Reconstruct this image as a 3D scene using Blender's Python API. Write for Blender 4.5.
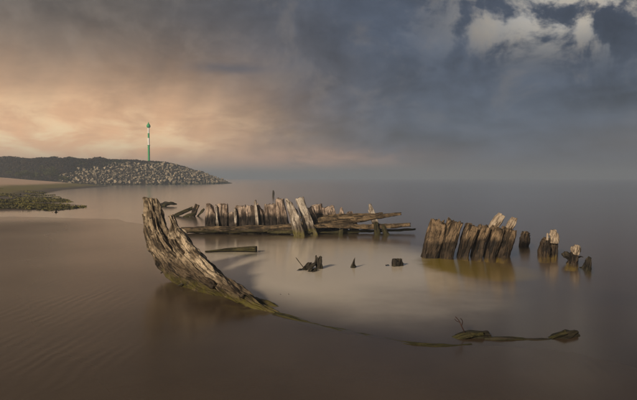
import bpy, bmesh, math, random
import numpy as np
from mathutils import Vector, Matrix, noise
R = math.radians
random.seed(7)
scene = bpy.context.scene
for o in list(bpy.data.objects): bpy.data.objects.remove(o)
COL = scene.collection

# ------------------------------------------------------------------ camera
F = 530.0; PITCH = -math.atan(22/F); CAM = Vector((0, 0, 1.7))
cd = bpy.data.cameras.new('camera'); cam = bpy.data.objects.new('camera', cd); COL.objects.link(cam)
cd.sensor_width = 36; cd.lens = 36*F/637; cd.clip_start = .05; cd.clip_end = 20000
cam.location = CAM; cam.rotation_euler = (R(90)+PITCH, 0, 0)
scene.camera = cam

# ------------------------------------------------------------------ light and sky
SUN_AZ, SUN_EL = R(-147), R(24)
world = bpy.data.worlds.new('World'); scene.world = world; world.use_nodes = True

class NT:
    """small node-tree helper"""
    def __init__(s, tree): s.t = tree; tree.nodes.clear()
    def n(s, kind, **kw):
        nd = s.t.nodes.new(kind)
        for k, v in kw.items(): setattr(nd, k, v)
        return nd
    def l(s, a, b): s.t.links.new(a, b)
    def put(s, sock, v):
        if v is None: return
        if isinstance(v, bpy.types.NodeSocket): s.l(v, sock)
        elif isinstance(v, (tuple, list)) and len(v) == 3 and sock.type == 'RGBA': sock.default_value = (*v, 1)
        else: sock.default_value = v
    def m(s, op, a, b=None, c=None, clamp=False):
        nd = s.n('ShaderNodeMath', operation=op, use_clamp=clamp)
        s.put(nd.inputs[0], a); s.put(nd.inputs[1], b); s.put(nd.inputs[2], c)
        return nd.outputs[0]
    def mix(s, f, a, b, blend='MIX'):
        nd = s.n('ShaderNodeMix', data_type='RGBA', blend_type=blend)
        s.put(nd.inputs[0], f); s.put(nd.inputs[6], a); s.put(nd.inputs[7], b)
        return nd.outputs[2]
    def noise(s, vec, scale, detail=6, rough=.55, dist=0.0, color=False):
        nd = s.n('ShaderNodeTexNoise')
        if vec is not None: s.l(vec, nd.inputs['Vector'])
        nd.inputs['Scale'].default_value = scale; nd.inputs['Detail'].default_value = detail
        nd.inputs['Roughness'].default_value = rough; nd.inputs['Distortion'].default_value = dist
        return nd.outputs['Color' if color else 'Fac']
    def ramp(s, f, lo, hi, smooth=True):
        nd = s.n('ShaderNodeMapRange', interpolation_type='SMOOTHSTEP' if smooth else 'LINEAR')
        s.put(nd.inputs[0], f); s.put(nd.inputs[1], lo); s.put(nd.inputs[2], hi)
        return nd.outputs[0]
    def xyz(s, x, y, z):
        nd = s.n('ShaderNodeCombineXYZ')
        s.put(nd.inputs[0], x); s.put(nd.inputs[1], y); s.put(nd.inputs[2], z)
        return nd.outputs[0]
    def sep(s, v):
        nd = s.n('ShaderNodeSeparateXYZ'); s.l(v, nd.inputs[0]); return nd.outputs
    def scale(s, v, k):
        nd = s.n('ShaderNodeVectorMath', operation='MULTIPLY'); s.put(nd.inputs[0], v); nd.inputs[1].default_value = k
        return nd.outputs[0]

def build_sky():
    w = NT(world.node_tree)
    out = w.n('ShaderNodeOutputWorld'); bg = w.n('ShaderNodeBackground'); bg.inputs['Strength'].default_value = .1
    w.l(bg.outputs[0], out.inputs[0])
    sky = w.n('ShaderNodeTexSky', sky_type='NISHITA', sun_disc=False)
    sky.sun_elevation = SUN_EL; sky.sun_rotation = SUN_AZ; sky.dust_density = 2.5
    d = w.n('ShaderNodeTexCoord').outputs['Generated']
    x, y, z = w.sep(d)
    az = w.m('ARCTAN2', x, y); el = w.m('ARCSINE', z)
    zc = w.m('ADD', w.m('MAXIMUM', z, 0.0), .30)
    P = w.xyz(w.m('DIVIDE', x, zc), w.m('DIVIDE', y, zc), w.m('MULTIPLY', z, 2.5))
    warp = w.n('ShaderNodeVectorMath', operation='ADD')
    w.l(P, warp.inputs[0]); w.l(w.scale(w.noise(P, 1.1, 4, .5, color=True), (.7, .7, .7)), warp.inputs[1])
    PW = warp.outputs[0]
    n1 = w.noise(PW, 1.1, 5, .5)             # large cloud masses
    n2 = w.noise(PW, 3.6, 10, .60, .15)       # clumps
    n3 = w.noise(w.xyz(w.m('MULTIPLY', az, 5.0), w.m('MULTIPLY', el, 14), 0.0), 1.8, 9, .62, .4)  # low streaks
    n4 = w.noise(d, 7.5, 9, .58, .4)          # ragged cloud edges
    def gauss(az0, saz, el0, sel, left=None):
        da = w.m('SUBTRACT', az, az0)
        if left:
            k = w.m('ADD', w.m('MULTIPLY', w.m('LESS_THAN', da, 0.0), 1/left-1/saz), 1/saz)
            a = w.m('MULTIPLY', da, k)
        else: a = w.m('DIVIDE', da, saz)
        e = w.m('DIVIDE', w.m('SUBTRACT', el, el0), sel)
        q = w.m('ADD', w.m('MULTIPLY', a, a), w.m('MULTIPLY', e, e))
        return w.m('EXPONENT', w.m('MULTIPLY', q, -1.0))
    dens = w.m('ADD', w.m('MULTIPLY', n2, .62), w.m('MULTIPLY', n4, .38))
    # the same cloud a little towards the light: the difference is the lit edge of each lump
    d2 = w.n('ShaderNodeVectorMath', operation='ADD'); w.l(d, d2.inputs[0]); d2.inputs[1].default_value = (-.028, -.012, -.016)
    edge = w.m('SUBTRACT', n4, w.noise(d2.outputs[0], 7.5, 9, .58, .4))
    side = w.ramp(w.m('ADD', az, w.m('MULTIPLY', w.m('SUBTRACT', n1, .5), .5)), -.42, .16)
    cloud = w.mix(side, (.108, .092, .078), (.060, .077, .114))
    br = w.m('ADD', w.m('MULTIPLY', w.ramp(dens, .30, .70), .62), w.m('MULTIPLY', w.ramp(n1, .32, .68), .55))
    br = w.m('ADD', w.m('ADD', br, .36), w.m('MULTIPLY', edge, .9))
    br = w.m('MAXIMUM', br, .25)
    cloud = w.mix(1.0, cloud, w.xyz(br, br, w.m('ADD', w.m('MULTIPLY', br, .95), .05)), 'MULTIPLY')
    warm = w.m('MULTIPLY', w.m('MULTIPLY', w.ramp(edge, .0, .16), w.ramp(el, .02, .2)), .35)
    cloud = w.mix(warm, cloud, (.17, .145, .125))
    # heavy deck overhead and behind
    top = w.ramp(el, .20, .60)
    cloud = w.mix(w.m('MULTIPLY', top, .7), cloud, (.034, .031, .029))
    # warm glow low on the left, where the sun breaks through, with soft shafts
    shaft = w.noise(w.xyz(w.m('MULTIPLY', w.m('SUBTRACT', az, w.m('MULTIPLY', el, .35)), 15), 0.0, w.m('MULTIPLY', el, 1.0)), 1.0, 3, .5)
    g1 = gauss(-.34, .235, .05, .120, left=1.9)
    g1 = w.m('MULTIPLY', g1, w.m('ADD', w.m('MULTIPLY', shaft, .75), w.m('ADD', .0, w.m('ADD', w.m('MULTIPLY', n3, .6), w.m('MULTIPLY', dens, .75)))), clamp=True)
    col = w.mix(g1, cloud, (1.02, .58, .30))
    hot = w.m('MULTIPLY', gauss(-.40, .22, .06, .055, left=1.2), w.ramp(n3, .42, .66), clamp=True)
    col = w.mix(hot, col, (1.15, .86, .50))
    g2 = w.m('MULTIPLY', gauss(-.04, .19, .030, .022), w.ramp(n3, .25, .58))
    col = w.mix(w.m('MULTIPLY', g2, .85), col, (.78, .42, .255))
    g3 = gauss(.58, .14, .06, .035)
    col = w.mix(w.m('MULTIPLY', g3, .35), col, (.17, .13, .105))
    # dark streak across the glow
    st = w.m('MULTIPLY', gauss(-.18, .085, .199, .009), w.ramp(n4, .30, .55))
    col = w.mix(w.m('MULTIPLY', st, .75), col, (.062, .07, .098))
    # ragged breaks in the deck high on the right: open sky and sunlit cloud behind
    gd = w.m('ADD', w.m('MULTIPLY', n2, .35), w.m('MULTIPLY', n4, .65))
    gap = w.m('MULTIPLY', gauss(.44, .16, .280, .055), w.m('MULTIPLY', w.ramp(gd, .475, .55), 1.3), clamp=True)
    lit = w.mix(w.m('ADD', .72, w.m('MULTIPLY', edge, 1.2)), w.scale(sky.outputs[0], (.085, .085, .085)), (.60, .50, .36))
    col = w.mix(w.m('MULTIPLY', gap, .9), col, lit)
    # a little open sky everywhere, then below the horizon the deck's own grey
    fin = w.n('ShaderNodeVectorMath', operation='ADD')
    w.l(w.scale(col, (10, 10, 10)), fin.inputs[0]); w.l(w.scale(sky.outputs[0], (.06, .06, .06)), fin.inputs[1])
    w.l(fin.outputs[0], bg.inputs['Color'])
build_sky()

sd = bpy.data.lights.new('sun', 'SUN'); sd.energy = 5.0; sd.angle = R(6); sd.color = (1, .83, .62)
sun = bpy.data.objects.new('sun', sd); COL.objects.link(sun)
SD = Vector((math.sin(SUN_AZ)*math.cos(SUN_EL), math.cos(SUN_AZ)*math.cos(SUN_EL), math.sin(SUN_EL)))
sun.rotation_euler = SD.to_track_quat('Z', 'Y').to_euler(); sun.location = SD*60

vs = scene.view_settings
vs.view_transform = 'Standard'; vs.look = 'None'; vs.exposure = 0; vs.gamma = 1; vs.use_curve_mapping = False
cy = scene.cycles
cy.use_denoising = True; cy.max_bounces = 8; cy.volume_bounces = 3; cy.transparent_max_bounces = 12
cy.sample_clamp_indirect = 4

# ------------------------------------------------------------------ helpers
def ray(px, py):
    u = (px-318.5)/F; v = (200-py)/F
    return Vector((u, math.cos(PITCH)-v*math.sin(PITCH), math.sin(PITCH)+v*math.cos(PITCH)))
def at(px, py, d):
    r = ray(px, py); return CAM + r*(d/r.y)
def on(px, py, z=0.0):
    r = ray(px, py); return CAM + r*((z-CAM.z)/r.z)

def tag(o, label=None, cat=None, group=None, kind=None):
    if label: o['label'] = label
    if cat: o['category'] = cat
    if group: o['group'] = group
    if kind: o['kind'] = kind
    return o
def empty(name, loc=(0, 0, 0)):
    o = bpy.data.objects.new(name, None); o.location = loc; o.empty_display_size = .2; COL.objects.link(o); return o
def link(name, me, mat=None, parent=None, smooth=False):
    if mat and not me.materials: me.materials.append(mat)
    o = bpy.data.objects.new(name, me); COL.objects.link(o)
    if smooth: me.polygons.foreach_set('use_smooth', [True]*len(me.polygons))
    if parent is not None:
        o.parent = parent
        o.matrix_parent_inverse = Matrix.Translation(-parent.location)
    return o
def mesh(name, V, Fc):
    me = bpy.data.meshes.new(name); me.from_pydata(V, [], Fc); me.update(); return me
def nz(x, y, z): return noise.noise(Vector((x, y, z)))
def fbm(x, y, z, o=4): return noise.fractal(Vector((x, y, z)), 1.0, 2.0, o)

# ------------------------------------------------------------------ materials
def principled(nt, rough=.8, spec=.3):
    out = nt.n('ShaderNodeOutputMaterial'); b = nt.n('ShaderNodeBsdfPrincipled')
    b.inputs['Roughness'].default_value = rough; b.inputs['Specular IOR Level'].default_value = spec
    nt.l(b.outputs[0], out.inputs[0]); return b
def bump(nt, b, h, dist, strength=1.0):
    bp = nt.n('ShaderNodeBump'); bp.inputs['Distance'].default_value = dist; bp.inputs['Strength'].default_value = strength
    nt.l(h, bp.inputs['Height']); nt.l(bp.outputs[0], b.inputs['Normal'])
def newmat(name):
    m = bpy.data.materials.new(name); m.use_nodes = True; return m, NT(m.node_tree)

def wood(name, pale, mid, dark, wet=.30, algae=.12, algae_col=(.075, .065, .012), fine=1.0, wetdark=.32):
    """weathered ship's timber: grain along 'grain'.z, wet and weed-stained above the water line"""
    m, nt = newmat(name); b = principled(nt, .85, .25)
    g = nt.n('ShaderNodeAttribute', attribute_name='grain').outputs['Vector']
    pos = nt.n('ShaderNodeNewGeometry').outputs['Position']
    gx, gy, gz = nt.sep(g)
    gv = nt.xyz(nt.m('MULTIPLY', gx, 1.0), nt.m('MULTIPLY', gy, 1.0), nt.m('MULTIPLY', gz, .10))
    fib = nt.noise(gv, 38*fine, 8, .65, .2)
    crack = nt.noise(nt.scale(g, (1, 1, .16)), 15*fine, 5, .6, .5)
    pat = nt.noise(g, 4.5, 6, .6)
    spk = nt.noise(nt.scale(g, (1, 1, .4)), 60, 4, .7)
    c = nt.mix(nt.ramp(fib, .32, .68), dark, mid)
    c = nt.mix(nt.ramp(pat, .36, .62), c, nt.mix(nt.ramp(fib, .25, .62), mid, pale))
    c = nt.mix(nt.m('MULTIPLY', nt.ramp(spk, .52, .64), .75), c, dark)
    c = nt.mix(nt.m('MULTIPLY', nt.ramp(crack, .46, .40), .8), c, dark)
    z = nt.sep(pos)[2]
    zz = nt.m('ADD', z, nt.m('MULTIPLY', nt.m('SUBTRACT', nt.noise(pos, 5, 5, .6), .5), .28))
    wetf = nt.m('SUBTRACT', 1.0, nt.ramp(zz, wet-.07, wet+.10))
    c = nt.mix(nt.m('MULTIPLY', wetf, 1.0), c, nt.mix(1.0, c, (wetdark, wetdark*.94, wetdark*.88), 'MULTIPLY'))
    al = nt.m('SUBTRACT', 1.0, nt.ramp(zz, algae-.06, algae+.06))
    c = nt.mix(nt.m('MULTIPLY', al, nt.ramp(nt.noise(pos, 9, 6, .7), .30, .55)), c, algae_col)
    nt.l(c, b.inputs['Base Color'])
    nt.l(nt.m('SUBTRACT', .9, nt.m('MULTIPLY', wetf, .3)), b.inputs['Roughness'])
    h = nt.m('ADD', nt.m('MULTIPLY', fib, .5), nt.m('ADD', nt.m('MULTIPLY', nt.ramp(crack, .35, .5), .8), nt.m('MULTIPLY', spk, .35)))
    bump(nt, b, h, .028, 1.0)
    return m

W_BOW = wood('bow_wood', (.52, .42, .30), (.23, .17, .11), (.035, .025, .016), wet=.30, algae=.10, algae_col=(.07, .058, .010), wetdark=.34)
W_BOW2 = wood('dark_bow_wood', (.36, .28, .19), (.145, .105, .066), (.025, .018, .012), wet=.36, algae=.13, algae_col=(.06, .05, .010), wetdark=.34)
W_RIB = wood('rib_wood', (.49, .385, .31), (.28, .20, .15), (.045, .032, .025), wet=.53, algae=.02, wetdark=.10)
W_PALE = wood('pale_board_wood', (.54, .48, .41), (.34, .28, .22), (.09, .065, .048), wet=.30, algae=.16, algae_col=(.10, .085, .02), wetdark=.34)
W_BEAM = wood('beam_wood', (.22, .155, .09), (.095, .066, .037), (.018, .013, .009), wet=.16, algae=.10, algae_col=(.045, .038, .010), wetdark=.35)
W_FRAME = wood('frame_wood', (.27, .19, .118), (.12, .082, .049), (.020, .014, .009), wet=.36, algae=-.06, algae_col=(.34, .24, .02), wetdark=.22)  # golden weed below water also paints in the frames' reflection
W_CAP = wood('cap_wood', (.44, .36, .275), (.29, .225, .165), (.10, .07, .045), wet=.1, algae=.0)
W_DARK = wood('dark_stump_wood', (.075, .062, .042), (.035, .029, .021), (.012, .010, .008), wet=.1, algae=.02, algae_col=(.022, .020, .008), wetdark=.6)
W_WEED = wood('weedy_wood', (.09, .076, .032), (.045, .038, .015), (.018, .015, .008), wet=.02, algae=.06, algae_col=(.042, .038, .010), wetdark=.5, fine=1.6)

# ------------------------------------------------------------------ timber
def timber(path, hw, ht, wdir, seed, nu=28, nv=40, jag=.08, jagf=9.0, rough=.012, split=.02, power=.5, fine=None, notch=None):
    """swept baulk: path base->top, half widths hw along wdir, half thickness ht; ragged top, furrowed sides"""
    P = [Vector(p) for p in path]; n = len(P)
    L = [0.0]
    for i in range(1, n): L.append(L[-1]+(P[i]-P[i-1]).length)
    T = L[-1]
    def spl(vals, s):
        i = min(max(0, next((k for k in range(n-1) if L[k+1] >= s), n-2)), n-2)
        f = (s-L[i])/max(1e-6, L[i+1]-L[i])
        p0 = vals[max(i-1, 0)]; p1 = vals[i]; p2 = vals[i+1]; p3 = vals[min(i+2, n-1)]
        return .5*((2*p1)+(p2-p0)*f+(2*p0-5*p1+4*p2-p3)*f*f+(3*p1-p0-3*p2+p3)*f*f*f)
    wd = Vector(wdir)
    V = []; G = []; Fc = []
    def frame(s):
        p = spl(P, s); t = (spl(P, min(T, s+.02))-spl(P, max(0, s-.02))).normalized()
        w = (wd-t*wd.dot(t)).normalized(); return p, t, w, t.cross(w)
    def point(u, k, s):
        a = 2*math.pi*u/nu; c = math.cos(a); sn = math.sin(a)
        cx = math.copysign(abs(c)**power, c)*k; cy = math.copysign(abs(sn)**power, sn)*k
        W = max(.004, spl(hw, s)); H = max(.004, spl(ht, s))
        lx, ly = cx*W, cy*H
        # ragged end
        j = .5+.5*nz(lx*jagf+seed*3.1, ly*jagf*.6, seed*1.7)+.35*nz(lx*jagf*3.1, ly*jagf*2+seed, 4.2)
        if notch: j += notch(cx)
        s2 = s*(1-jag*max(0, j)*(s/T)**2)
        p, t, w, nn = frame(s2)
        q = .5*nz(lx*11+seed*5, ly*11+seed, s2*1.1) - abs(nz(lx*16-seed, ly*16+seed*2, s2*1.0+seed))*1.2
        q2 = fbm(lx*5+seed, ly*5, s2*2.0+seed*2, 4)
        q3 = fbm(lx*30+seed, ly*30, s2*4, 3)
        dd = (rough*q2+split*q+(fine if fine is not None else min(.03, split*.5))*q3)*k
        rr = math.hypot(cx, cy) or 1
        lx += cx/rr*dd; ly += cy/rr*dd
        V.append(p+w*lx+nn*ly); G.append((lx+seed*1.37, ly+seed*.71, s2+seed*2.3))
    for i in range(nv+1):
        for u in range(nu): point(u, 1.0, T*i/nv)
    rings = (.8, .55, .28)
    for k in rings:
        for u in range(nu): point(u, k, T)
    tot = nv+len(rings)
    for i in range(tot):
        for u in range(nu):
            a = i*nu+u; b2 = i*nu+(u+1) % nu
            Fc.append((a, b2, b2+nu, a+nu))
    Fc.append(tuple(tot*nu+u for u in range(nu)))
    Fc.append(tuple(reversed(range(nu))))
    me = mesh('timber', V, Fc)
    at_ = me.attributes.new('grain', 'FLOAT_VECTOR', 'POINT')
    at_.data.foreach_set('vector', [c for g in G for c in g])
    return me

def px_timber(pts, depth, hwpx, thick, seed, sink=.45, wdir=(1, 0, 0), **kw):
    """timber through picture points (base first) with a depth per point; half widths in picture pixels; sinks below the bed"""
    if not isinstance(depth, (list, tuple)): depth = [depth]*len(pts)
    P = [at(x, y, d) for (x, y), d in zip(pts, depth)]
    hw = [h*d/F for h, d in zip(hwpx, depth)]; ht = [thick]*len(P) if not isinstance(thick, (list, tuple)) else list(thick)
    if sink:
        t = (P[0]-P[1]).normalized()
        if t.z > -.3: t = (t+Vector((0, 0, -.6))).normalized()
        P.insert(0, P[0]+t*sink); hw.insert(0, hw[0]); ht.insert(0, ht[0])
    return timber(P, hw, ht, wdir, seed, **kw)

# ------------------------------------------------------------------ the bed, beach and water
SHORE = [(-60, 128), (-43, 110), (-36, 75), (-29, 56), (-23, 42), (-15.2, 33.5), (-13.8, 30.5), (-14.6, 27.5), (-17, 25.6), (-60, 21), (-400, 10)]
SH = np.array(SHORE)
# edge of the wet sand flat: along the left shore, under the bow, then along the sunken keel and the logs
FLAT = np.array([(-60, 24.5)]+[tuple(on(*p))[:2] for p in ((0, 216.5), (70, 217.5), (118, 219), (148, 226), (156, 243), (174, 268), (198, 284), (228, 297), (272, 312.5), (320, 326.5), (365, 337), (405, 345), (440, 348), (490, 343.5), (545, 343.5), (577, 346), (640, 362), (760, 388))]+[(60, -4)])
def poly_dist(pl, x, y):
    best = np.full(x.shape, 1e9); sgn = np.ones(x.shape)
    for a, b in zip(pl[:-1], pl[1:]):
        dx, dy = b-a; t = np.clip(((x-a[0])*dx+(y-a[1])*dy)/(dx*dx+dy*dy), 0, 1)
        d = np.hypot(x-a[0]-t*dx, y-a[1]-t*dy); up = d < best
        best = np.where(up, d, best); sgn = np.where(up, np.where(dx*(y-a[1])-dy*(x-a[0]) < 0, 1, -1), sgn)
    return best*sgn
def bed_height(x, y):
    x = np.asarray(x, float); y = np.asarray(y, float)
    s = poly_dist(SH, x, y)
    r = np.hypot(x, y)
    steep = np.clip((r-25)/40, 0, 1)
    inland = np.where(s > 0, s*(.022+.075*steep), 0)
    inland = np.minimum(inland, 1.6+.01*np.maximum(s, 0))
    off = np.where(s < 0, -(.012+.055*(1-np.exp(s/5))*6)*np.minimum(1, -s/1.5)*1.0, 0)
    h = inland+off
    h = np.maximum(h, -.42)
    # wet sand flat round the camera, and a shoal added inside the wreck to carry the painted bright water
    f = poly_dist(FLAT, x, y)
    h = np.maximum(h, np.where(f > 0, np.minimum(.007*f, .010+.0032*np.minimum(f, 12)), np.maximum(.012*f-.02*np.clip(-f-2.5, 0, 30), -.6)))
    e = np.hypot((x+.2)/3.5, (y-10.8)/4.8)
    h = np.maximum(h, -.018-.30*np.clip(e-.8, 0, 1))
    h = np.maximum(h, -.06-.30*np.hypot((x-3.15)/1.5, (y-10.6)/2.0)**2)  # mound added to hold the painted golden reflection near the surface
    return h

def build_bed():
    rad = np.concatenate(([.0], np.exp(np.linspace(math.log(.9), math.log(6000), 250))))
    na = 640; V = []; Fc = []
    az = np.linspace(0, 2*math.pi, na, endpoint=False)
    Rr, A = np.meshgrid(rad[1:], az, indexing='ij')
    X = Rr*np.sin(A); Y = Rr*np.cos(A); H = bed_height(X, Y)
    for i in range(X.shape[0]):
        for j in range(na):
            x, y, h = X[i, j], Y[i, j], H[i, j]
            if Rr[i, j] < 300:
                h += (.003 if h > -.06 else .022)*fbm(x*.35, y*.35, 0, 4)+(.05*fbm(x*.12, y*.12, 3, 4) if h > .05 else 0)
            V.append((x, y, h))
    c = len(V); V.append((0, 0, float(H[0].mean())))
    nr = X.shape[0]
    for i in range(nr-1):
        for j in range(na):
            a = i*na+j; b = i*na+(j+1) % na
            Fc.append((a, a+na, b+na, b))
    for j in range(na): Fc.append((c, j, (j+1) % na))
    m, nt = newmat('sand_and_mud'); b = principled(nt, .7, .45)
    pos = nt.n('ShaderNodeNewGeometry').outputs['Position']; z = nt.sep(pos)[2]
    n = nt.noise(pos, .35, 6, .6); nf = nt.noise(pos, 14, 5, .7); ng = nt.noise(pos, 90, 3, .7)
    zn = nt.m('ADD', z, nt.m('MULTIPLY', nt.m('SUBTRACT', n, .5), .35))
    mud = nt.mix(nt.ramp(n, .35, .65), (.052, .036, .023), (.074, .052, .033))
    ex, ey, _ = nt.sep(pos)
    ex = nt.m('DIVIDE', nt.m('ADD', ex, .2), 3.7); ey = nt.m('DIVIDE', nt.m('SUBTRACT', ey, 10.8), 5.1)
    inside = nt.m('SUBTRACT', 1.0, nt.ramp(nt.m('ADD', nt.m('SQRT', nt.m('ADD', nt.m('MULTIPLY', ex, ex), nt.m('MULTIPLY', ey, ey))), nt.m('MULTIPLY', nt.m('SUBTRACT', n, .5), .7)), .45, 1.15))
    inside = nt.m('MULTIPLY', inside, nt.m('SUBTRACT', 1.0, nt.ramp(z, -.014, .002)))
    mud = nt.mix(inside, mud, (.68, .60, .49))          # milky brightness of the water round the wreck, painted into the bed colour
    sand = nt.mix(nt.ramp(nf, .3, .7), (.45, .30, .215), (.60, .42, .31))
    olive = nt.mix(nt.ramp(nt.noise(pos, 1.3, 6, .65), .38, .6), (.17, .125, .065), (.17, .145, .022))
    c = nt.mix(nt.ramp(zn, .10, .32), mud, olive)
    c = nt.mix(nt.ramp(zn, .55, .85), c, sand)
    c = nt.mix(nt.m('MULTIPLY', nt.ramp(ng, .5, .8), .35), c, nt.mix(1.0, c, (.5, .48, .45), 'MULTIPLY'))
    px_, py_, _ = nt.sep(pos)            # golden reflection below the leaning frames, painted on the silt as mustard algae
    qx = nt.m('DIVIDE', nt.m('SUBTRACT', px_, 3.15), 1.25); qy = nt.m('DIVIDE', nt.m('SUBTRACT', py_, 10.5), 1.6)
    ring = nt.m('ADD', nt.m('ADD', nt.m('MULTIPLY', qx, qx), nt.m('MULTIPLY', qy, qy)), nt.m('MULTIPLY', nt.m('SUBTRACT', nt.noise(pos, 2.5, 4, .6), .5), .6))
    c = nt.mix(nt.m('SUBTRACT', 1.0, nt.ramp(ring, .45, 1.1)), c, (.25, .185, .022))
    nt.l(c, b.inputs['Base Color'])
    nt.l(nt.m('ADD', .17, nt.m('ADD', nt.m('MULTIPLY', nt.ramp(z, .0, .045), .30), nt.m('MULTIPLY', nt.ramp(z, .08, .5), .42))), b.inputs['Roughness'])
    wv = nt.n('ShaderNodeTexWave', bands_direction='X'); wv.inputs['Scale'].default_value = 2.2; wv.inputs['Distortion'].default_value = 6; wv.inputs['Detail'].default_value = 3; wv.inputs['Detail Scale'].default_value = .8
    nt.l(pos, wv.inputs['Vector'])
    rip = nt.m('MULTIPLY', wv.outputs['Fac'], nt.ramp(nt.noise(pos, .5, 3, .5), .48, .66))
    bump(nt, b, nt.m('ADD', nt.m('MULTIPLY', rip, .65), nt.m('ADD', nt.m('MULTIPLY', nf, .5), nt.m('MULTIPLY', ng, .25))), .010, .5)
    for nd in nt.t.nodes:                # a film of water smooths the sand where it meets the sea
        if nd.type == 'BUMP': nt.l(nt.m('ADD', .10, nt.m('MULTIPLY', nt.ramp(z, .004, .05), .45)), nd.inputs['Strength'])
    b.inputs['IOR'].default_value = 1.33; nt.l(nt.m('MULTIPLY', nt.m('GREATER_THAN', z, 0.0), .5), b.inputs['Specular IOR Level'])   # no gloss of its own under water
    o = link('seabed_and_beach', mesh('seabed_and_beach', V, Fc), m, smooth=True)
    tag(o, kind='structure'); return o
build_bed()

def build_water():
    s = 5500; zb = -3.0
    V = [(-s, -s, 0), (s, -s, 0), (s, s, 0), (-s, s, 0), (-s, -s, zb), (s, -s, zb), (s, s, zb), (-s, s, zb)]
    Fc = [(0, 1, 2, 3), (7, 6, 5, 4), (0, 4, 5, 1), (1, 5, 6, 2), (2, 6, 7, 3), (3, 7, 4, 0)]
    m, nt = newmat('silty_water')
    out = nt.n('ShaderNodeOutputMaterial')
    geo = nt.n('ShaderNodeNewGeometry'); dt = nt.n('ShaderNodeVectorMath', operation='DOT_PRODUCT')
    nt.l(geo.outputs['Incoming'], dt.inputs[0]); nt.l(geo.outputs['Normal'], dt.inputs[1])
    # Schlick reflectance, the same from above and below so that daylight reaches the silt
    fr = nt.m('ADD', .02, nt.m('MULTIPLY', .98, nt.m('POWER', nt.m('SUBTRACT', 1.0, nt.m('ABSOLUTE', dt.outputs['Value'])), 5.0)))
    gl = nt.n('ShaderNodeBsdfGlossy'); gl.inputs['Roughness'].default_value = .17; gl.inputs['Color'].default_value = (.96, .96, .96, 1)
    tr = nt.n('ShaderNodeBsdfTransparent')
    mx = nt.n('ShaderNodeMixShader')
    nt.l(fr, mx.inputs[0]); nt.l(tr.outputs[0], mx.inputs[1]); nt.l(gl.outputs[0], mx.inputs[2])
    nt.l(mx.outputs[0], out.inputs['Surface'])
    pv = nt.n('ShaderNodeVolumePrincipled')
    pv.inputs['Color'].default_value = (.25, .165, .085, 1); pv.inputs['Density'].default_value = 1.0
    pv.inputs['Anisotropy'].default_value = .0
    nt.l(pv.outputs[0], out.inputs['Volume'])
    o = link('sea_water', mesh('sea_water', V, Fc), m); tag(o, kind='structure')
build_water()

# ------------------------------------------------------------------ breakwater with beacon
AXIS = [(-190, 112, 6.4, 9.5), (-130, 120, 6.3, 9.5), (-60, 130, 6.3, 10), (-46, 140, 6.3, 10), (-41, 147, 5.7, 9.5), (-36, 155, 4.0, 7.5), (-31.8, 163, 1.9, 5), (-29, 168, .2, 2.5)]
AX = np.array(AXIS)[:, :2]; _d = np.gradient(AX, axis=0); _d /= np.hypot(_d[:, 0], _d[:, 1])[:, None]
ANRM = np.stack((_d[:, 1], -_d[:, 0]), 1)
def axis_at(t):
    i = min(int(t), len(AXIS)-2); f = t-i
    a = np.array(AXIS[i]); b = np.array(AXIS[i+1]); p = a*(1-f)+b*f
    n = ANRM[i]*(1-f)+ANRM[i+1]*f; return p, n/np.hypot(*n)             # normal to the camera side
def bank_point(t, s):
    """s: -1 back toe .. 0 crest .. 1 camera-side toe"""
    p, nrm = axis_at(t); w = p[3]; k = abs(s)
    z = p[2]*(1-k**1.25)-.6*k
    x, y = p[0]+nrm[0]*s*w*1.15, p[1]+nrm[1]*s*w*1.15
    z += .35*fbm(x*.25, y*.25, 1, 3)*(1-k*.6)
    return Vector((x, y, z))
def bank_px(v):
    d = v-CAM; fw = d.y*math.cos(PITCH)+d.z*math.sin(PITCH); return 318.5+F*d.x/fw

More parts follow.
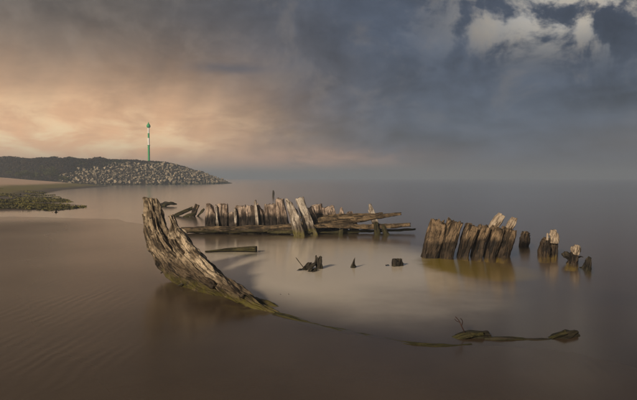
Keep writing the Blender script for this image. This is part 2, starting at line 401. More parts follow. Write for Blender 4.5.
SEGL = [math.hypot(AXIS[i+1][0]-AXIS[i][0], AXIS[i+1][1]-AXIS[i][1]) for i in range(len(AXIS)-1)]
def even_t(rng, t0, t1):
    while True:
        i = rng.choices(range(len(SEGL)), SEGL)[0]; t = i+rng.random()
        if t0 < t < t1: return t
def build_breakwater():
    root = empty('breakwater', (-46, 140, 0))
    tag(root, 'long rock breakwater under dark scrub running out into the sea on the left', 'breakwater')
    nt_, ns = 220, 24; V = []; Fc = []
    for i in range(nt_+1):
        for j in range(ns+1): V.append(bank_point(i/nt_*(len(AXIS)-1.001), -1+2*j/ns))
    for i in range(nt_):
        for j in range(ns):
            a = i*(ns+1)+j; Fc.append((a, a+ns+1, a+ns+2, a+1))
    m, nt = newmat('bank_soil'); b = principled(nt, .95, .1)
    pos = nt.n('ShaderNodeNewGeometry').outputs['Position']
    nt.l(nt.mix(nt.noise(pos, 1.5, 6, .65), (.018, .014, .010), (.065, .05, .032)), b.inputs['Base Color'])
    link('bank', mesh('bank', V, Fc), m, root, True)
    # rocks: angular hulls
    mr, nt = newmat('rubble_stone'); b = principled(nt, .9, .2)
    geo = nt.n('ShaderNodeNewGeometry'); pos = geo.outputs['Position']
    vo = nt.n('ShaderNodeTexVoronoi'); vo.inputs['Scale'].default_value = .9; nt.l(pos, vo.inputs['Vector'])
    tone = nt.sep(vo.outputs['Color'])[0]
    c = nt.mix(tone, (.15, .12, .085), (.38, .31, .22))
    c = nt.mix(nt.ramp(nt.noise(pos, 3.5, 5, .65), .45, .75), c, (.13, .12, .085))
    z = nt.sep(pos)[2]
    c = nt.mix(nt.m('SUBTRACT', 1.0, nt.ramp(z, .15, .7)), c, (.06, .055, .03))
    nt.l(c, b.inputs['Base Color']); bump(nt, b, nt.noise(pos, 6, 5, .6), .08, .6)
    rng = random.Random(11); forms = []
    for k in range(10):
        bm = bmesh.new()
        ex, ey, ez = rng.uniform(.8, 1.25), rng.uniform(.7, 1.1), rng.uniform(.55, .85)
        for q in range(13):
            v = Vector((rng.gauss(0, 1), rng.gauss(0, 1), rng.gauss(0, 1))).normalized()*rng.uniform(.8, 1)
            bm.verts.new((v.x*ex, v.y*ey, v.z*ez))
        r = bmesh.ops.convex_hull(bm, input=bm.verts)
        bmesh.ops.delete(bm, geom=list({g for g in r['geom_interior']+r['geom_unused'] if isinstance(g, bmesh.types.BMVert)}), context='VERTS')
        me = bpy.data.meshes.new('rock'); bm.to_mesh(me); bm.free(); me.materials.append(mr); forms.append(me)
    spots = []
    for k in range(12000):
        t = even_t(rng, 1.3, len(AXIS)-1.02)
        s = rng.uniform(-.12, 1.02); p = bank_point(t, s); x = bank_px(p)
        if x < 60: continue
        edge = .07+.62*math.exp(-(x-60)/38)+.10*nz(x*.09, 3, 0)      # scrub reaches down to here
        if s < edge: continue
        if rng.random() > .75+.3*s: continue
        spots.append((p, (.20+.54*rng.random()**2.2)*(1.5 if rng.random() < .06 else 1)*(1.2 if s > .7 else 1)))
    kept = []
    for p, r in spots:                                    # loose packing
        if all((p-q).length > (r+r2)*.56 for q, r2 in kept): kept.append((p, r))
    kept.sort(key=lambda a: -a[1]/(a[0]-CAM).length)
    V = []; Fc = []
    for i, (p, r) in enumerate(kept):
        M = Matrix.Translation(p+Vector((0, 0, r*.25))) @ Matrix.Rotation(rng.uniform(0, 6.3), 4, 'Z') @ Matrix.Rotation(rng.uniform(-.5, .5), 4, 'X') @ Matrix.Scale(r, 4)
        me = forms[rng.randrange(10)]
        if i < 300:
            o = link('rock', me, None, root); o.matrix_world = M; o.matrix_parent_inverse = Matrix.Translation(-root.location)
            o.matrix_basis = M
        else:
            b0 = len(V); V += [M @ v.co for v in me.vertices]; Fc += [tuple(b0+q for q in f.vertices) for f in me.polygons]
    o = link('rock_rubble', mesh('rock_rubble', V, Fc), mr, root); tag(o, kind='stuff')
    # scrub
    ms, nt = newmat('heath_scrub'); b = principled(nt, .9, .1)
    pos = nt.n('ShaderNodeNewGeometry').outputs['Position']
    c = nt.mix(nt.ramp(nt.noise(pos, .8, 5, .6), .4, .62), (.030, .019, .013), (.050, .034, .018))
    c = nt.mix(nt.ramp(nt.noise(pos, .22, 4, .6), .55, .68), c, (.045, .048, .016))
    nt.l(c, b.inputs['Base Color'])
    V = []; Fc = []
    for k in range(75000):
        t = even_t(rng, .9, 5.4); s = rng.uniform(-.35, .98); p = bank_point(t, s); x = bank_px(p)
        edge = .12+.64*math.exp(-(x-60)/38)+.10*nz(x*.09, 3, 0)+rng.gauss(0, .05) if x > 50 else .93
        if x < -60 or s > edge: continue
        hgt = max(.05, .55+.55*nz(p.x*.3, p.y*.3, 5))*(.35 if x > 110 else .8)
        p = p+Vector((0, 0, hgt*rng.random()**.7)); sz = rng.uniform(.10, .26)
        a = Vector((rng.gauss(0, 1), rng.gauss(0, 1), rng.gauss(0, 1))).normalized()*sz
        u = a.orthogonal().normalized()*sz*.7
        b0 = len(V); V += [p-a, p+u, p+a, p-u]; Fc.append((b0, b0+1, b0+2, b0+3))
    o = link('scrub', mesh('scrub', V, Fc), ms, root); tag(o, kind='stuff')
build_breakwater()

def build_shrubs():
    m, nt = newmat('shrub_leaves'); b = principled(nt, .8, .2)
    pos = nt.n('ShaderNodeNewGeometry').outputs['Position']
    nt.l(nt.mix(nt.noise(pos, 1.6, 5, .6), (.035, .040, .012), (.095, .095, .024)), b.inputs['Base Color'])
    mt, nt2 = newmat('shrub_stem'); b2 = principled(nt2, .9, .1); b2.inputs['Base Color'].default_value = (.05, .035, .02, 1)
    rng = random.Random(4)
    for px, py, d, r, h, lab in ((18, 174, 111, 2.4, 1.2, 'low green shrub farthest left at the foot of the scrub bank'),
                            (50, 174.5, 112, 1.9, 2.3, 'tallest bright green shrub above the pale sand, beside the first rocks'),
                            (38, 176, 112, 1.5, 1.2, 'small rounded green shrub just left of the tallest green shrub'),
                            (66, 178, 111, 1.4, 1.0, 'small green shrub growing where the rocks begin')):
        c = at(px, py, d); root = empty('shrub', (c.x, c.y, c.z-.6))
        tag(root, lab, 'shrub', 'green shrubs along the bank foot')
        V = []; Fc = []
        lobes = [(rng.gauss(0, .5)*r, rng.gauss(0, .4)*r, rng.uniform(.3, .9)*h) for q in range(9)]
        for k in range(900):
            lx, ly, lz = rng.choice(lobes); v = Vector((rng.gauss(0, 1), rng.gauss(0, 1), rng.gauss(0, 1))).normalized()*rng.uniform(.5, 1)
            p = root.location+Vector((lx+v.x*r*.32, ly+v.y*r*.32, max(.05, lz+v.z*h*.35)))
            sz = rng.uniform(.08, .18); a = Vector((rng.gauss(0, 1), rng.gauss(0, 1), rng.gauss(0, 1))).normalized()*sz; u = a.orthogonal().normalized()*sz*.55
            b0 = len(V); V += [p-a, p+u, p+a, p-u]; Fc.append((b0, b0+1, b0+2, b0+3))
        link('crown', mesh('crown', V, Fc), m, root)
        V = []; Fc = []
        for lx, ly, lz in lobes[:5]:
            b0 = len(V); q = root.location+Vector((lx, ly, lz)); p0 = root.location+Vector((0, 0, -.4))
            for k in range(4):
                a = k*math.pi/2; o = Vector((math.cos(a), math.sin(a), 0)); V += [p0+o*.05, q+o*.02]
            for k in range(4): i = b0+2*k; j = b0+2*((k+1) % 4); Fc.append((i, j, j+1, i+1))
        link('stem', mesh('stem', V, Fc), mt, root)
build_shrubs()

def lathe(name, prof, mat, parent, base, n=20):
    V = []; Fc = []
    for r, z in prof:
        for k in range(n): a = 2*math.pi*k/n; V.append(base+Vector((r*math.cos(a), r*math.sin(a), z)))
    for i in range(len(prof)-1):
        for k in range(n): Fc.append((i*n+k, i*n+(k+1) % n, (i+1)*n+(k+1) % n, (i+1)*n+k))
    Fc.append(tuple(reversed(range(n)))); Fc.append(tuple((len(prof)-1)*n+k for k in range(n)))
    o = link(name, mesh(name, V, Fc), mat, parent); return o
def paint(name, col):
    m, nt = newmat(name); b = principled(nt, .45, .4)
    pos = nt.n('ShaderNodeNewGeometry').outputs['Position']
    nt.l(nt.mix(nt.ramp(nt.noise(pos, 2.5, 6, .7), .45, .75), col, tuple(c*.7 for c in col)), b.inputs['Base Color']); return m
def build_beacon():
    d = 141.5; base = at(149, 162.8, d); H = at(149, 123, d).z-base.z; k = H/39.8
    root = empty('beacon_pole', base)
    tag(root, 'tall green and white banded channel beacon pole on the breakwater crest', 'beacon')
    g = paint('beacon_green', (.012, .30, .085)); w = paint('beacon_white', (.80, .79, .76)); cm, nt = newmat('concrete'); cb = principled(nt, .9, .2)
    nt.l(nt.mix(nt.noise(None, 6), (.2, .19, .17), (.34, .32, .29)), cb.inputs['Base Color'])
    lathe('footing', [(.75, -1.0), (.75, .12), (.68, .2)], cm, root, base)
    z = 0.0; r = .27
    for name, mat, a, b in (('green_band', g, .2/k, 17.5), ('white_band', w, 17.5, 24.8), ('green_band', g, 24.8, 29.6), ('white_band', w, 29.6, 35.4)):
        lathe(name, [(r, a*k), (r, b*k)], mat, root, base); r -= .018
    lathe('collar', [(.36, 17.4*k), (.38, 17.45*k), (.38, 17.75*k), (.36, 17.8*k)], g, root, base)
    t = lathe('topmark', [(.2, 34.9*k), (.36, 35.2*k), (.50, 36.0*k), (.52, 36.8*k), (.42, 37.9*k), (.26, 38.9*k), (.10, 39.6*k)], g, root, base)
    lathe('lantern', [(.09, 39.55*k), (.12, 39.7*k), (.12, 40.3*k), (.06, 40.6*k)], g, t, base)
build_beacon()

# ------------------------------------------------------------------ seaweed on the left spit
def build_weed():
    m, nt = newmat('seaweed'); b = principled(nt, .75, .2)
    pos = nt.n('ShaderNodeNewGeometry').outputs['Position']
    nt.l(nt.mix(nt.ramp(nt.noise(pos, .9, 5, .6), .4, .62), (.050, .043, .016), (.13, .112, .026)), b.inputs['Base Color'])
    rng = random.Random(5); V = []; Fc = []; pts = []
    for k in range(36000):
        u, v = rng.uniform(-26, 86), rng.uniform(193, 212.5)          # sampled evenly over the flat as it is seen
        p = on(u, v)
        f = nz(p.x*.28, p.y*.16, 2)+.5*nz(p.x*.9, p.y*.5, 7)
        ed = (v-195)/10 if v < 205 else (212.5-v)/6
        if f+.45*min(1, ed)-.35*max(0, (u-45)/40) < .12+.5*rng.random()**1.5 or u > 60+(v-197)*2.6: continue
        pts.append((p.x, p.y))
    hs = bed_height(np.array([p[0] for p in pts]), np.array([p[1] for p in pts]))
    for (x, y), h in zip(pts, hs):
        p = Vector((x, y, max(float(h), -.02)+.01+.05*rng.random()))
        sz = rng.uniform(.05, .14); a = Vector((rng.gauss(0, 1), rng.gauss(0, 1), rng.gauss(0, .45))).normalized()*sz; u = a.orthogonal().normalized()*sz*.4
        b0 = len(V); V += [p-a, p+u, p+a, p-u]; Fc.append((b0, b0+1, b0+2, b0+3))
    o = link('seaweed', mesh('seaweed', V, Fc), m)
    tag(o, 'olive green seaweed lying on the low spit at the left shore', 'seaweed', kind='stuff')
build_weed()

# ------------------------------------------------------------------ the wreck
def build_bow():
    root = empty('wreck_bow', on(185, 290))
    tag(root, 'big curved weathered bow timber of the wreck rising from the water at left', 'wreck bow')
    wd = (.78, -.45, .42)
    # outer timber, base (right, underwater) to top
    outer = [(300, 322, 6.75), (262, 309, 7.05), (225, 297, 7.65), (195, 281, 8.3), (172, 259, 8.85), (158.5, 237, 9.25), (152.5, 215, 9.5), (149.5, 197, 9.6)]
    P = [at(x, y, d) for x, y, d in outer]
    hw = [h*d/F for h, (_, _, d) in zip((4, 7, 10, 11.5, 11.5, 11, 9.5, 6), outer)]
    link('outer_timber', timber(P, hw, [.10, .13, .16, .18, .19, .18, .16, .12], wd, 1.3, nu=110, nv=280, jag=.035, jagf=7, rough=.05, split=.085, power=.65, fine=.010), W_BOW2, root, True)
    inner = [(290, 318, 6.6), (252, 302, 6.95), (224, 284.5, 7.5), (202, 267, 8.05), (186, 250, 8.5), (176, 233, 8.85), (168.5, 212, 9.1)]
    P = [at(x, y, d) for x, y, d in inner]
    hw = [h*d/F for h, (_, _, d) in zip((3, 6, 8, 9.2, 8.6, 6.8, 2.4), inner)]
    link('inner_timber', timber(P, hw, [.08, .11, .14, .16, .15, .12, .05], wd, 4.7, nu=110, nv=260, jag=.06, jagf=9, rough=.05, split=.085, power=.65, fine=.010), W_BOW, root, True)
    for k, (pts, h, t) in enumerate((
            ([(232, 304, 7.5), (196, 292, 8.1), (170, 275, 8.75), (154, 250, 9.2), (145.5, 225, 9.45), (143.5, 210, 9.5)], (3, 4, 3.6, 3.2, 2.4, 1.2), .05),
            ([(205, 291, 7.85), (182, 275, 8.35), (163, 252, 8.85), (154, 230, 9.15), (150, 214, 9.3)], (3, 4, 4, 3.2, 1.5), .06),
            ([(214, 286, 7.45), (193, 269, 7.95), (179, 252, 8.35), (172, 238, 8.6)], (3, 4.2, 4.2, 2), .06),
            ([(242, 297, 6.9), (222, 280, 7.35), (205, 264, 7.75), (195, 252, 8.0), (189, 243, 8.15)], (2.6, 3.6, 4, 3.4, 1.6), .06))):
        P = [at(x, y, d) for x, y, d in pts]
        link('splintered_plank', timber(P, [a*p[2]/F for a, p in zip(h, pts)], [t]*len(pts), wd, 9.1+k*2.3, nu=36, nv=120, jag=.08, jagf=16, rough=.03, split=.04, power=.7), W_BOW if k == 3 else W_BOW2, root, True)
    # loose splinters at the foot
    for k, (a, b) in enumerate((((161, 273, 8.85), (170, 268, 8.8)), ((178, 286, 8.2), (189, 280, 8.2)))):
        link('splinter', timber([at(*a), (at(*a)+at(*b))/2, at(*b)], [.012, .016, .008], [.012, .014, .008], (0, 0, 1), 30+k, nu=8, nv=10, rough=.004, split=.003), W_DARK, root, True)
build_bow()

def low_debris():
    r = empty('wreck_debris', on(165, 206))
    tag(r, 'low weedy timber scrap just behind the tip of the bow', 'driftwood')
    link('timber_scrap', px_timber([(157, 206.5), (164, 204.5), (173, 203.8)], [31.5, 31.8, 32], (1.6, 2.0, 1.0), .22, 41, sink=.3, wdir=(0, 0, 1), nv=24, rough=.08, split=.05), W_DARK, r, True)
    link('timber_scrap', px_timber([(166, 204.5), (172, 203.6), (175, 204.2)], [31.5, 31.8, 32], (1.0, 1.2, .6), .15, 43, sink=.2, wdir=(0, 0, 1), nv=20, rough=.08, split=.05), W_WEED, r, True)
    r = empty('broken_plank', on(182, 215))
    tag(r, 'tilted broken plank sloping out of the water between bow and rib row', 'driftwood')
    link('plank', px_timber([(172, 217), (183, 212), (193, 207.6)], [23.6, 23.8, 24], (1.4, 2.1, 1.3), .10, 44, sink=.2, wdir=(0, .2, 1), nv=26, rough=.03, split=.03), W_WEED, r, True)
    r = empty('forked_stump', on(194, 216))
    tag(r, 'small forked stump with a crossing log left of the rib row', 'stump')
    link('post', px_timber([(192.5, 216), (195, 210), (197.6, 204)], 23.5, (2.2, 2.6, 2.0), .10, 45, nv=22, rough=.03, split=.03), W_FRAME, r, True)
    link('log', px_timber([(186.5, 216.2), (191, 214.6), (196, 213.4)], [23.2, 23.1, 23.2], (1.2, 1.6, 1.0), .08, 46, sink=.15, wdir=(0, 0, 1), nv=20, rough=.03, split=.02), W_WEED, r, True)
    link('prong', px_timber([(199.5, 214), (202, 211), (204.5, 208.5)], 23.6, (1.0, 1.3, .8), .06, 47, nv=16, rough=.02, split=.02), W_WEED, r, True)
low_debris()

def build_hull_side():
    root = empty('wrecked_hull', on(300, 233))
    tag(root, 'long row of broken hull ribs with fallen beams across the middle of the wreck', 'wreck hull')
    d0 = 16.5
    # x_base, y_base, x_top, y_top, half width base, top, depth, thickness, notch seed, material
    ribs = [(211, 229, 211, 201.5, 5.2, 4.4, 16.7, .13, W_RIB, -1), (222.5, 229, 221.8, 202.5, 5.4, 5.4, 16.7, .14, W_RIB, 0), (232.3, 229, 231.6, 211, 3.6, 3.4, 16.75, .12, W_RIB, 0),
            (241.5, 229, 240.5, 204, 5.0, 4.8, 16.7, .14, W_RIB, 0), (251.5, 229, 250.3, 204.5, 4.6, 4.6, 16.72, .14, W_RIB, 0), (261.5, 229, 259, 201.5, 4.2, 3.9, 16.7, .13, W_RIB, -1), (271.5, 229, 269.8, 202.5, 5.4, 5.2, 16.68, .15, W_RIB, 0),
            (284, 230, 279, 197, 5.6, 3.8, 16.6, .12, W_RIB, 0), (300.5, 240, 289.5, 196.5, 5.0, 4.4, 15.6, .06, W_PALE, -1), (312.5, 237, 299, 195.5, 5.2, 3.6, 15.9, .06, W_PALE, 0), (319.5, 237, 309, 205, 3.8, 3.2, 16.3, .08, W_RIB, 0),
            (322, 226, 316.5, 203.5, 5.6, 4.8, 16.9, .12, W_RIB, 0), (331, 224, 327.5, 205.5, 6.2, 5.6, 16.9, .12, W_RIB, 0), (343, 222, 339.5, 206, 3.2, 2.2, 16.95, .10, W_RIB, 1), (352, 221, 349.5, 211, 3.4, 2.6, 17, .09, W_RIB, 0),
            (374, 220, 368, 202.5, 2.8, 2.6, 17, .10, W_PALE, 1), (377, 233, 375.5, 221, 2.6, 2.2, 15.9, .06, W_WEED, 0), (386, 233, 381, 223.5, 2.6, 1.8, 15.9, .06, W_WEED, 1), (341, 234, 342, 228, 2.0, 1.6, 15.9, .05, W_WEED, 0)]
    ribs += [(258, 229, 255, 198.5, 1.5, 1.0, 16.5, .05, W_PALE, 0), (218, 229, 215.6, 203, 1.1, .8, 16.5, .04, W_PALE, 0), (236.5, 229, 234.8, 206, 1.0, .8, 16.5, .04, W_PALE, 0)]
    for k, (xb, yb, xt, yt, hb, ht_, d, th, mat, nsd) in enumerate(ribs):
        nt_ = (lambda cx, s=nsd: .9*max(0, cx*-s+.2)) if nsd else None
        me = px_timber([(xb, yb), ((xb+xt)/2, (yb+yt)/2), (xt, yt)], d, (hb*1.13, (hb+ht_)*.57, ht_*1.1), th, 50+k*1.9, sink=.4, wdir=(1, .12*math.sin(k*2.3), 0), nu=36, nv=46,
                       jag=.15 if nsd == 0 else .2, jagf=12, rough=.022, split=.026, power=.3, notch=nt_)
        link('rib', me, mat, root, True)
    def beam(name, pts, dep, h, th, seed, mat, **kw):
        link(name, px_timber(pts, dep, h, th, seed, sink=0, wdir=(0, 0, 1), nu=32, nv=80, **{**dict(rough=.035, split=.03, jag=.04, jagf=14), **kw}), mat, root, True)
    beam('beam', [(182, 230.2), (215, 229.5), (250, 229), (284, 227.5), (312, 227)], [16.2, 16.15, 16.1, 16.1, 16.1], (3.2, 3.6, 3.4, 3.0, 2.4), .16, 91, W_BEAM)
    beam('beam', [(280, 229), (306, 225), (330, 220.2), (365, 218), (402, 213.8)], [16.5, 16.4, 16.3, 16.3, 16.2], (2, 4.2, 4.4, 3.0, 1.6), .12, 93, W_BEAM)
    beam('plank', [(314, 225.5), (345, 226), (375, 226.8), (411, 224.2)], [15.95, 15.95, 16, 16], (1.6, 2.4, 2.4, 1.9), .09, 95, W_BEAM)
    beam('plank', [(300, 217), (325, 216.5), (350, 215.8), (384, 213)], [16.7, 16.7, 16.7, 16.6], (1.4, 1.8, 1.5, .8), .05, 96, W_BEAM)
    beam('plank', [(300, 233.5), (345, 231.6), (380, 230.8), (416, 229.3)], [16.1, 16.2, 16.3, 16.4], (1.2, 1.5, 1.4, .9), .10, 97, W_WEED)
    beam('plank', [(268, 231.8), (290, 231.8), (312, 232.6)], [16, 15.95, 15.9], (1.4, 1.7, 1.4), .12, 98, W_WEED)
build_hull_side()

def lone(name, label, cat, items, group=None):
    base = items[0][0][0]; r = empty(name, on(*base)) if base[1] > 185 else empty(name, at(*base, 100))
    tag(r, label, cat, group)
    for part, pts, dep, h, th, seed, mat, kw in [(nm, *rest) for nm, rest in ((i[1], (i[0], *i[2:])) for i in items)]:
        link(part, px_timber(pts, dep, h, th, seed, **kw), mat, r, True)

lone('floating_plank', 'half sunken weedy plank lying flat between the bow and rib row', 'plank',
     [([(205, 251.5), (232, 249.3), (256.5, 249)], 'plank', [12.15, 12.25, 12.2], (.6, 1.8, 3.0), .09, 101, W_WEED, dict(sink=0, wdir=(0, .1, 1), nv=50, rough=.012, split=.012, jag=.01))])
lone('mooring_stake', 'tiny far stake standing alone in open water behind the rib row', 'stake',
     [([(273.2, 196.5), (273.4, 193), (273.2, 190.2)], 'post', 48, (1.0, 1.1, .7), .09, 103, W_DARK, dict(nv=14, nu=14, rough=.02, split=.02))])
SN = dict(nu=34, nv=40, rough=.045, split=.055, jag=.17, jagf=20, power=.75)
lone('snagged_stump', 'tallest dark stump in mid water with tangled debris at its left foot', 'stump',
     [([(318.5, 270), (318, 262), (319, 254.5)], 'post', 10.0, (3.4, 3.0, 2.6), .06, 105, W_DARK, SN),
      *[([(x0, y0), ((x0+x1)/2, (y0+y1)/2-1), (x1, y1)], 'snag', [d, d+.05, d+.1], (h*.6, h, h*.5), .04, 107+.7*q, W_DARK, dict(SN, sink=.08, wdir=(0, 0, 1), rough=.03, split=.03, jag=.2))
        for q, (x0, y0, x1, y1, d, h) in enumerate(((297, 274, 309, 267, 9.8, 1.8), (301, 274.5, 316, 262.5, 9.85, 2.0), (305, 274.5, 318, 268, 9.7, 2.4), (296, 272, 304, 269.5, 9.75, 1.1), (308, 275, 314, 265.5, 9.65, 1.6), (311, 274, 317, 270.5, 9.6, 1.8), (288, 276, 299, 272.5, 9.7, .9), (306, 266, 311, 262.6, 9.9, 1.0)))],
      ([(304, 268), (300, 263), (295.5, 257)], 'twig', 9.8, (.5, .4, .25), .006, 109, W_DARK, dict(nu=8, nv=12, rough=.004, split=.002, sink=.1)),
      ([(272, 279), (286, 276.5), (299, 273)], 'root', [9.35, 9.5, 9.7], (.7, 1.0, 1.0), .03, 110, W_DARK, dict(nu=12, nv=26, rough=.02, split=.01, sink=.1, wdir=(0, 0, 1)))])
lone('pointed_stump', 'middle of three dark stumps in mid water, pointed like a fin', 'stump',
     [([(351.5, 270.5), (352.5, 264), (355.2, 257)], 'post', 10.1, (4.6, 4.0, 1.6), .06, 112, W_DARK, dict(SN, notch=lambda c: max(0, -c)*1.6, jag=.25))])
lone('blunt_stump', 'low blunt dark stump nearest the right hand rib group', 'stump',
     [([(397.5, 268), (398, 263), (398.6, 257.6)], 'post', 10.3, (4.8, 5.2, 4.4), .07, 114, W_DARK, SN),
      ([(387, 268), (387, 265), (387.5, 262)], 'stub', 10.3, (2, 1.8, 1.2), .04, 115, W_DARK, SN)])
for k, (x, y0, y1, lab) in enumerate(((280.6, 299, 293.5, 'thin twig upright in water nearest the bow tip'), (288.6, 297.5, 292.6, 'short thin twig just right of the twig nearest the bow'))):
    lone('twig', lab, 'twig', [([(x, y0), (x+.2, (y0+y1)/2), (x-.2, y1)], 'stem', 7.7, (.45, .4, .25), .006, 118+k, W_DARK, dict(nu=8, nv=10, rough=.003, split=.002, sink=.2))])

def build_frame_group():
    root = empty('wreck_rib_group', on(466, 257))
    tag(root, 'group of thick leaning hull frames standing together right of centre', 'wreck hull')
    K = dict(sink=.55, nu=44, nv=60, jag=.15, jagf=15, rough=.028, split=.034, power=.34, fine=.016)
    fr = [((430, 257), (439.5, 218), 8.4, 7.2, 11.4, .16, 131), ((445.5, 257), (456, 219), 6.8, 8.2, 11.38, .16, 133),
          ((462.5, 257), (473.5, 223), 5.2, 6.2, 11.4, .15, 135), ((476, 257), (486, 224), 4.5, 5.1, 11.45, .15, 137),
          ((489.5, 257), (498.5, 225), 5.4, 5.4, 11.45, .15, 139), ((501.5, 257), (510.5, 227), 6.6, 6.2, 11.5, .15, 141)]
    for (xb, yb), (xt, yt), hb, h2, d, th, sd_ in fr:
        link('frame_timber', px_timber([(xb, yb), ((xb+xt)/2-.6, (yb+yt)/2), (xt, yt)], d, (hb, (hb+h2)/2, h2), th, sd_, **K), W_FRAME, root, True)
    for (a, b, h, sd_) in (((493, 226.5), (502.5, 214), 3.9, 143), ((509.5, 228.5), (516, 217.5), 3.9, 145)):
        mid = ((a[0]+b[0])/2, (a[1]+b[1])/2)
        link('frame_head', px_timber([a, mid, b], [11.75]*3, (h*.9, h*1.1, h*.8), .09, sd_, **{**K, 'sink': .2, 'nv': 34, 'jag': .12, 'power': .7}), W_CAP, root, True)
build_frame_group()
K2 = dict(nu=40, nv=50, jag=.20, jagf=17, rough=.055, split=.06, power=.75)
lone('leaning_post', 'short leaning post standing just right of the hull frame group', 'stump',
     [([(524, 246), (525.5, 239), (527.5, 230.5)], 'post', 13.2, (4.0, 5.2, 4.2), .10, 151, W_FRAME, K2)])
lone('twin_topped_stump', 'broad stump with two pale tips in the right hand stump line', 'stump',
     [([(544.5, 257), (545.5, 246), (547.5, 235)], 'post', 11.7, (5.0, 5.4, 3.0), .12, 153, W_FRAME, K2),
      ([(553, 257), (554, 246), (555.5, 236)], 'post', 11.75, (4.2, 4.6, 3.4), .12, 155, W_FRAME, K2),
      ([(554, 241), (554.5, 235), (554.5, 228.5)], 'pale_tip', 11.7, (3.4, 3.0, 1.3), .08, 157, W_CAP, dict(K2, sink=.05, jag=.35, power=.8)),
      ([(547.5, 238), (547.5, 235), (547.2, 232.5)], 'pale_tip', 11.6, (1.2, 1.0, .6), .03, 158, W_CAP, dict(K2, sink=.05, nu=16, nv=14, rough=.01, split=.01))])
lone('round_headed_stump', 'narrow stump with a pale rounded head in the right stump line', 'stump',
     [([(572, 269), (573, 259), (574, 249.5)], 'post', 10.5, (6.0, 5.4, 4.0), .10, 161, W_FRAME, K2),
      ([(574, 252), (574.6, 248), (575.2, 243.8)], 'pale_head', 10.45, (3.4, 4.0, 2.0), .07, 163, W_CAP, dict(K2, sink=.05, nv=20, jag=.4, power=.9)),
      ([(566.5, 256), (563.5, 254), (561.8, 253)], 'stub', 10.6, (2.2, 2.4, 1.6), .05, 164, W_DARK, dict(K2, sink=.2)),
      ([(578, 257.5), (580.5, 256.5), (583, 257)], 'spike', 10.5, (.9, .7, .4), .02, 165, W_DARK, dict(K2, sink=.03, nu=10, nv=12, rough=.006, split=.005))])
lone('jagged_stump', 'dark jagged stump at the far right end of the stump line', 'stump',
     [([(586.5, 277), (586.5, 267), (588.5, 255)], 'post', 9.9, (5.6, 5.2, 2.6), .10, 167, W_DARK, dict(K2, notch=lambda c: max(0, -c)*1.2)),
      ([(589, 277), (589.5, 273), (590, 269)], 'post', 9.8, (3.6, 3.2, 2.4), .08, 168, W_WEED, dict(K2, nv=20))])
K3 = dict(sink=0, wdir=(0, 0, 1), nu=40, nv=90, rough=.016, split=.020, jag=.04, power=.75, fine=.008)
RED = wood('twig_bark', (.06, .032, .025), (.04, .020, .015), (.018, .010, .008), wet=-1, algae=-1)
TW = dict(nu=8, nv=20, rough=.004, split=.002, sink=.02)
lone('foreground_log', 'dark waterlogged log with an upright reddish twig in the right foreground', 'log',
     [([(420, 347.5), (446, 342.4), (470, 338.4), (490, 337.2)], 'log', [5.7, 5.68, 5.66, 5.66], (2.4, 4.4, 6.6, 6.8), (.06, .09, .10, .09), 171, W_DARK, dict(K3, rough=.028, split=.032, fine=.016, jag=.06, jagf=24)),
      ([(437, 343.5), (455, 339), (472, 335.6), (483, 334.4)], 'weed_crust', [5.60, 5.58, 5.57, 5.6], (1.2, 2.0, 1.8, 1.0), .05, 172, W_WEED, dict(K3, rough=.04, split=.045, fine=.02)),
      ([(464.5, 332), (461.5, 326), (458.8, 320.5), (455.2, 316.5)], 'twig', 5.65, (.45, .5, .4, .22), .005, 173, RED, TW),
      ([(461.5, 326), (462.6, 321.5), (460.4, 318.2)], 'twig', 5.65, (.35, .3, .15), .004, 174, RED, dict(TW, sink=0)),
      ([(459.5, 322), (456.5, 321), (454.6, 318.8)], 'twig', 5.65, (.3, .28, .15), .004, 175, RED, dict(TW, sink=0))])
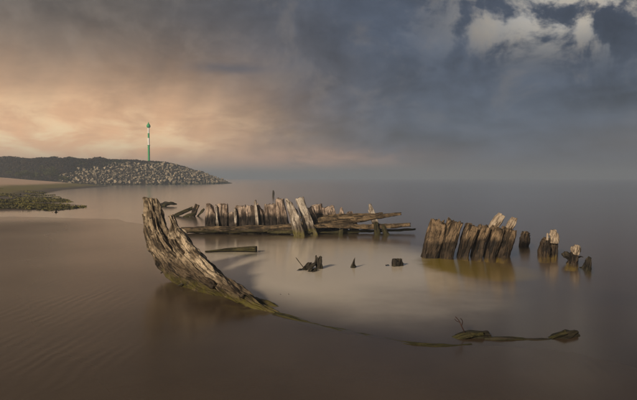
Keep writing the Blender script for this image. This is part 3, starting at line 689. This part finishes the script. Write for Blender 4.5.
lone('sunken_timber', 'ragged weedy timber awash between the two foreground logs', 'driftwood',
     [([(484, 340.3), (503, 340.0), (522, 339.9), (556, 339.2)], 'timber', [5.57, 5.55, 5.55, 5.57], (3.0, 3.4, 3.0, 2.4), .08, 176, W_DARK, dict(K3, rough=.03, split=.035)),
      ([(490, 339), (506, 338.6), (526, 339.6)], 'weed_crust', [5.54, 5.52, 5.53], (1.1, 1.5, 1.0), .05, 177, W_WEED, dict(K3, rough=.03, split=.03))])
lone('tilted_log', 'dark log with raised right end at the far right of the foreground', 'log',
     [([(534, 345.5), (550, 341.5), (564, 337.4), (576.5, 332.6)], 'log', [5.6, 5.62, 5.65, 5.7], (2.4, 4.4, 5.6, 4.4), (.06, .09, .10, .07), 178, W_DARK, dict(K3, rough=.028, split=.034, fine=.016, jag=.06, jagf=24)),
      ([(544, 340.5), (554, 336.5), (566, 332.6)], 'weed_crust', [5.58, 5.58, 5.6], (1.0, 1.7, .9), .05, 179, W_WEED, dict(K3, rough=.025, split=.025))])
lone('sunken_keel_plank', 'long curved plank barely awash sweeping from the bow to the foreground log', 'plank',
     [([(276, 312.8), (320, 325.2), (365, 335.7), (405, 343.4), (440, 345.6), (472, 344)], 'plank', [6.6, 6.08, 5.68, 5.41, 5.33, 5.4], (1.0, 1.1, 1.15, 1.1, 1.0, .7), .06, 181, W_WEED, dict(K3, nv=160, rough=.016, split=.020))])

# ------------------------------------------------------------------ haze over the sea
def build_haze():
    x0, x1, y0, y1, z0, z1 = -6200, 6200, -6200, 6200, -4.5, 19
    V = [(x0, y0, z0), (x1, y0, z0), (x1, y1, z0), (x0, y1, z0), (x0, y0, z1), (x1, y0, z1), (x1, y1, z1), (x0, y1, z1)]
    Fc = [(3, 2, 1, 0), (4, 5, 6, 7), (0, 1, 5, 4), (1, 2, 6, 5), (2, 3, 7, 6), (3, 0, 4, 7)]
    m, nt = newmat('sea_haze'); out = nt.n('ShaderNodeOutputMaterial'); pv = nt.n('ShaderNodeVolumePrincipled')
    pv.inputs['Color'].default_value = (.70, .83, 1.0, 1); pv.inputs['Density'].default_value = .0026; pv.inputs['Anisotropy'].default_value = .4
    nt.l(pv.outputs[0], out.inputs['Volume'])
    o = link('haze', mesh('haze', V, Fc), m); tag(o, kind='stuff')
build_haze()
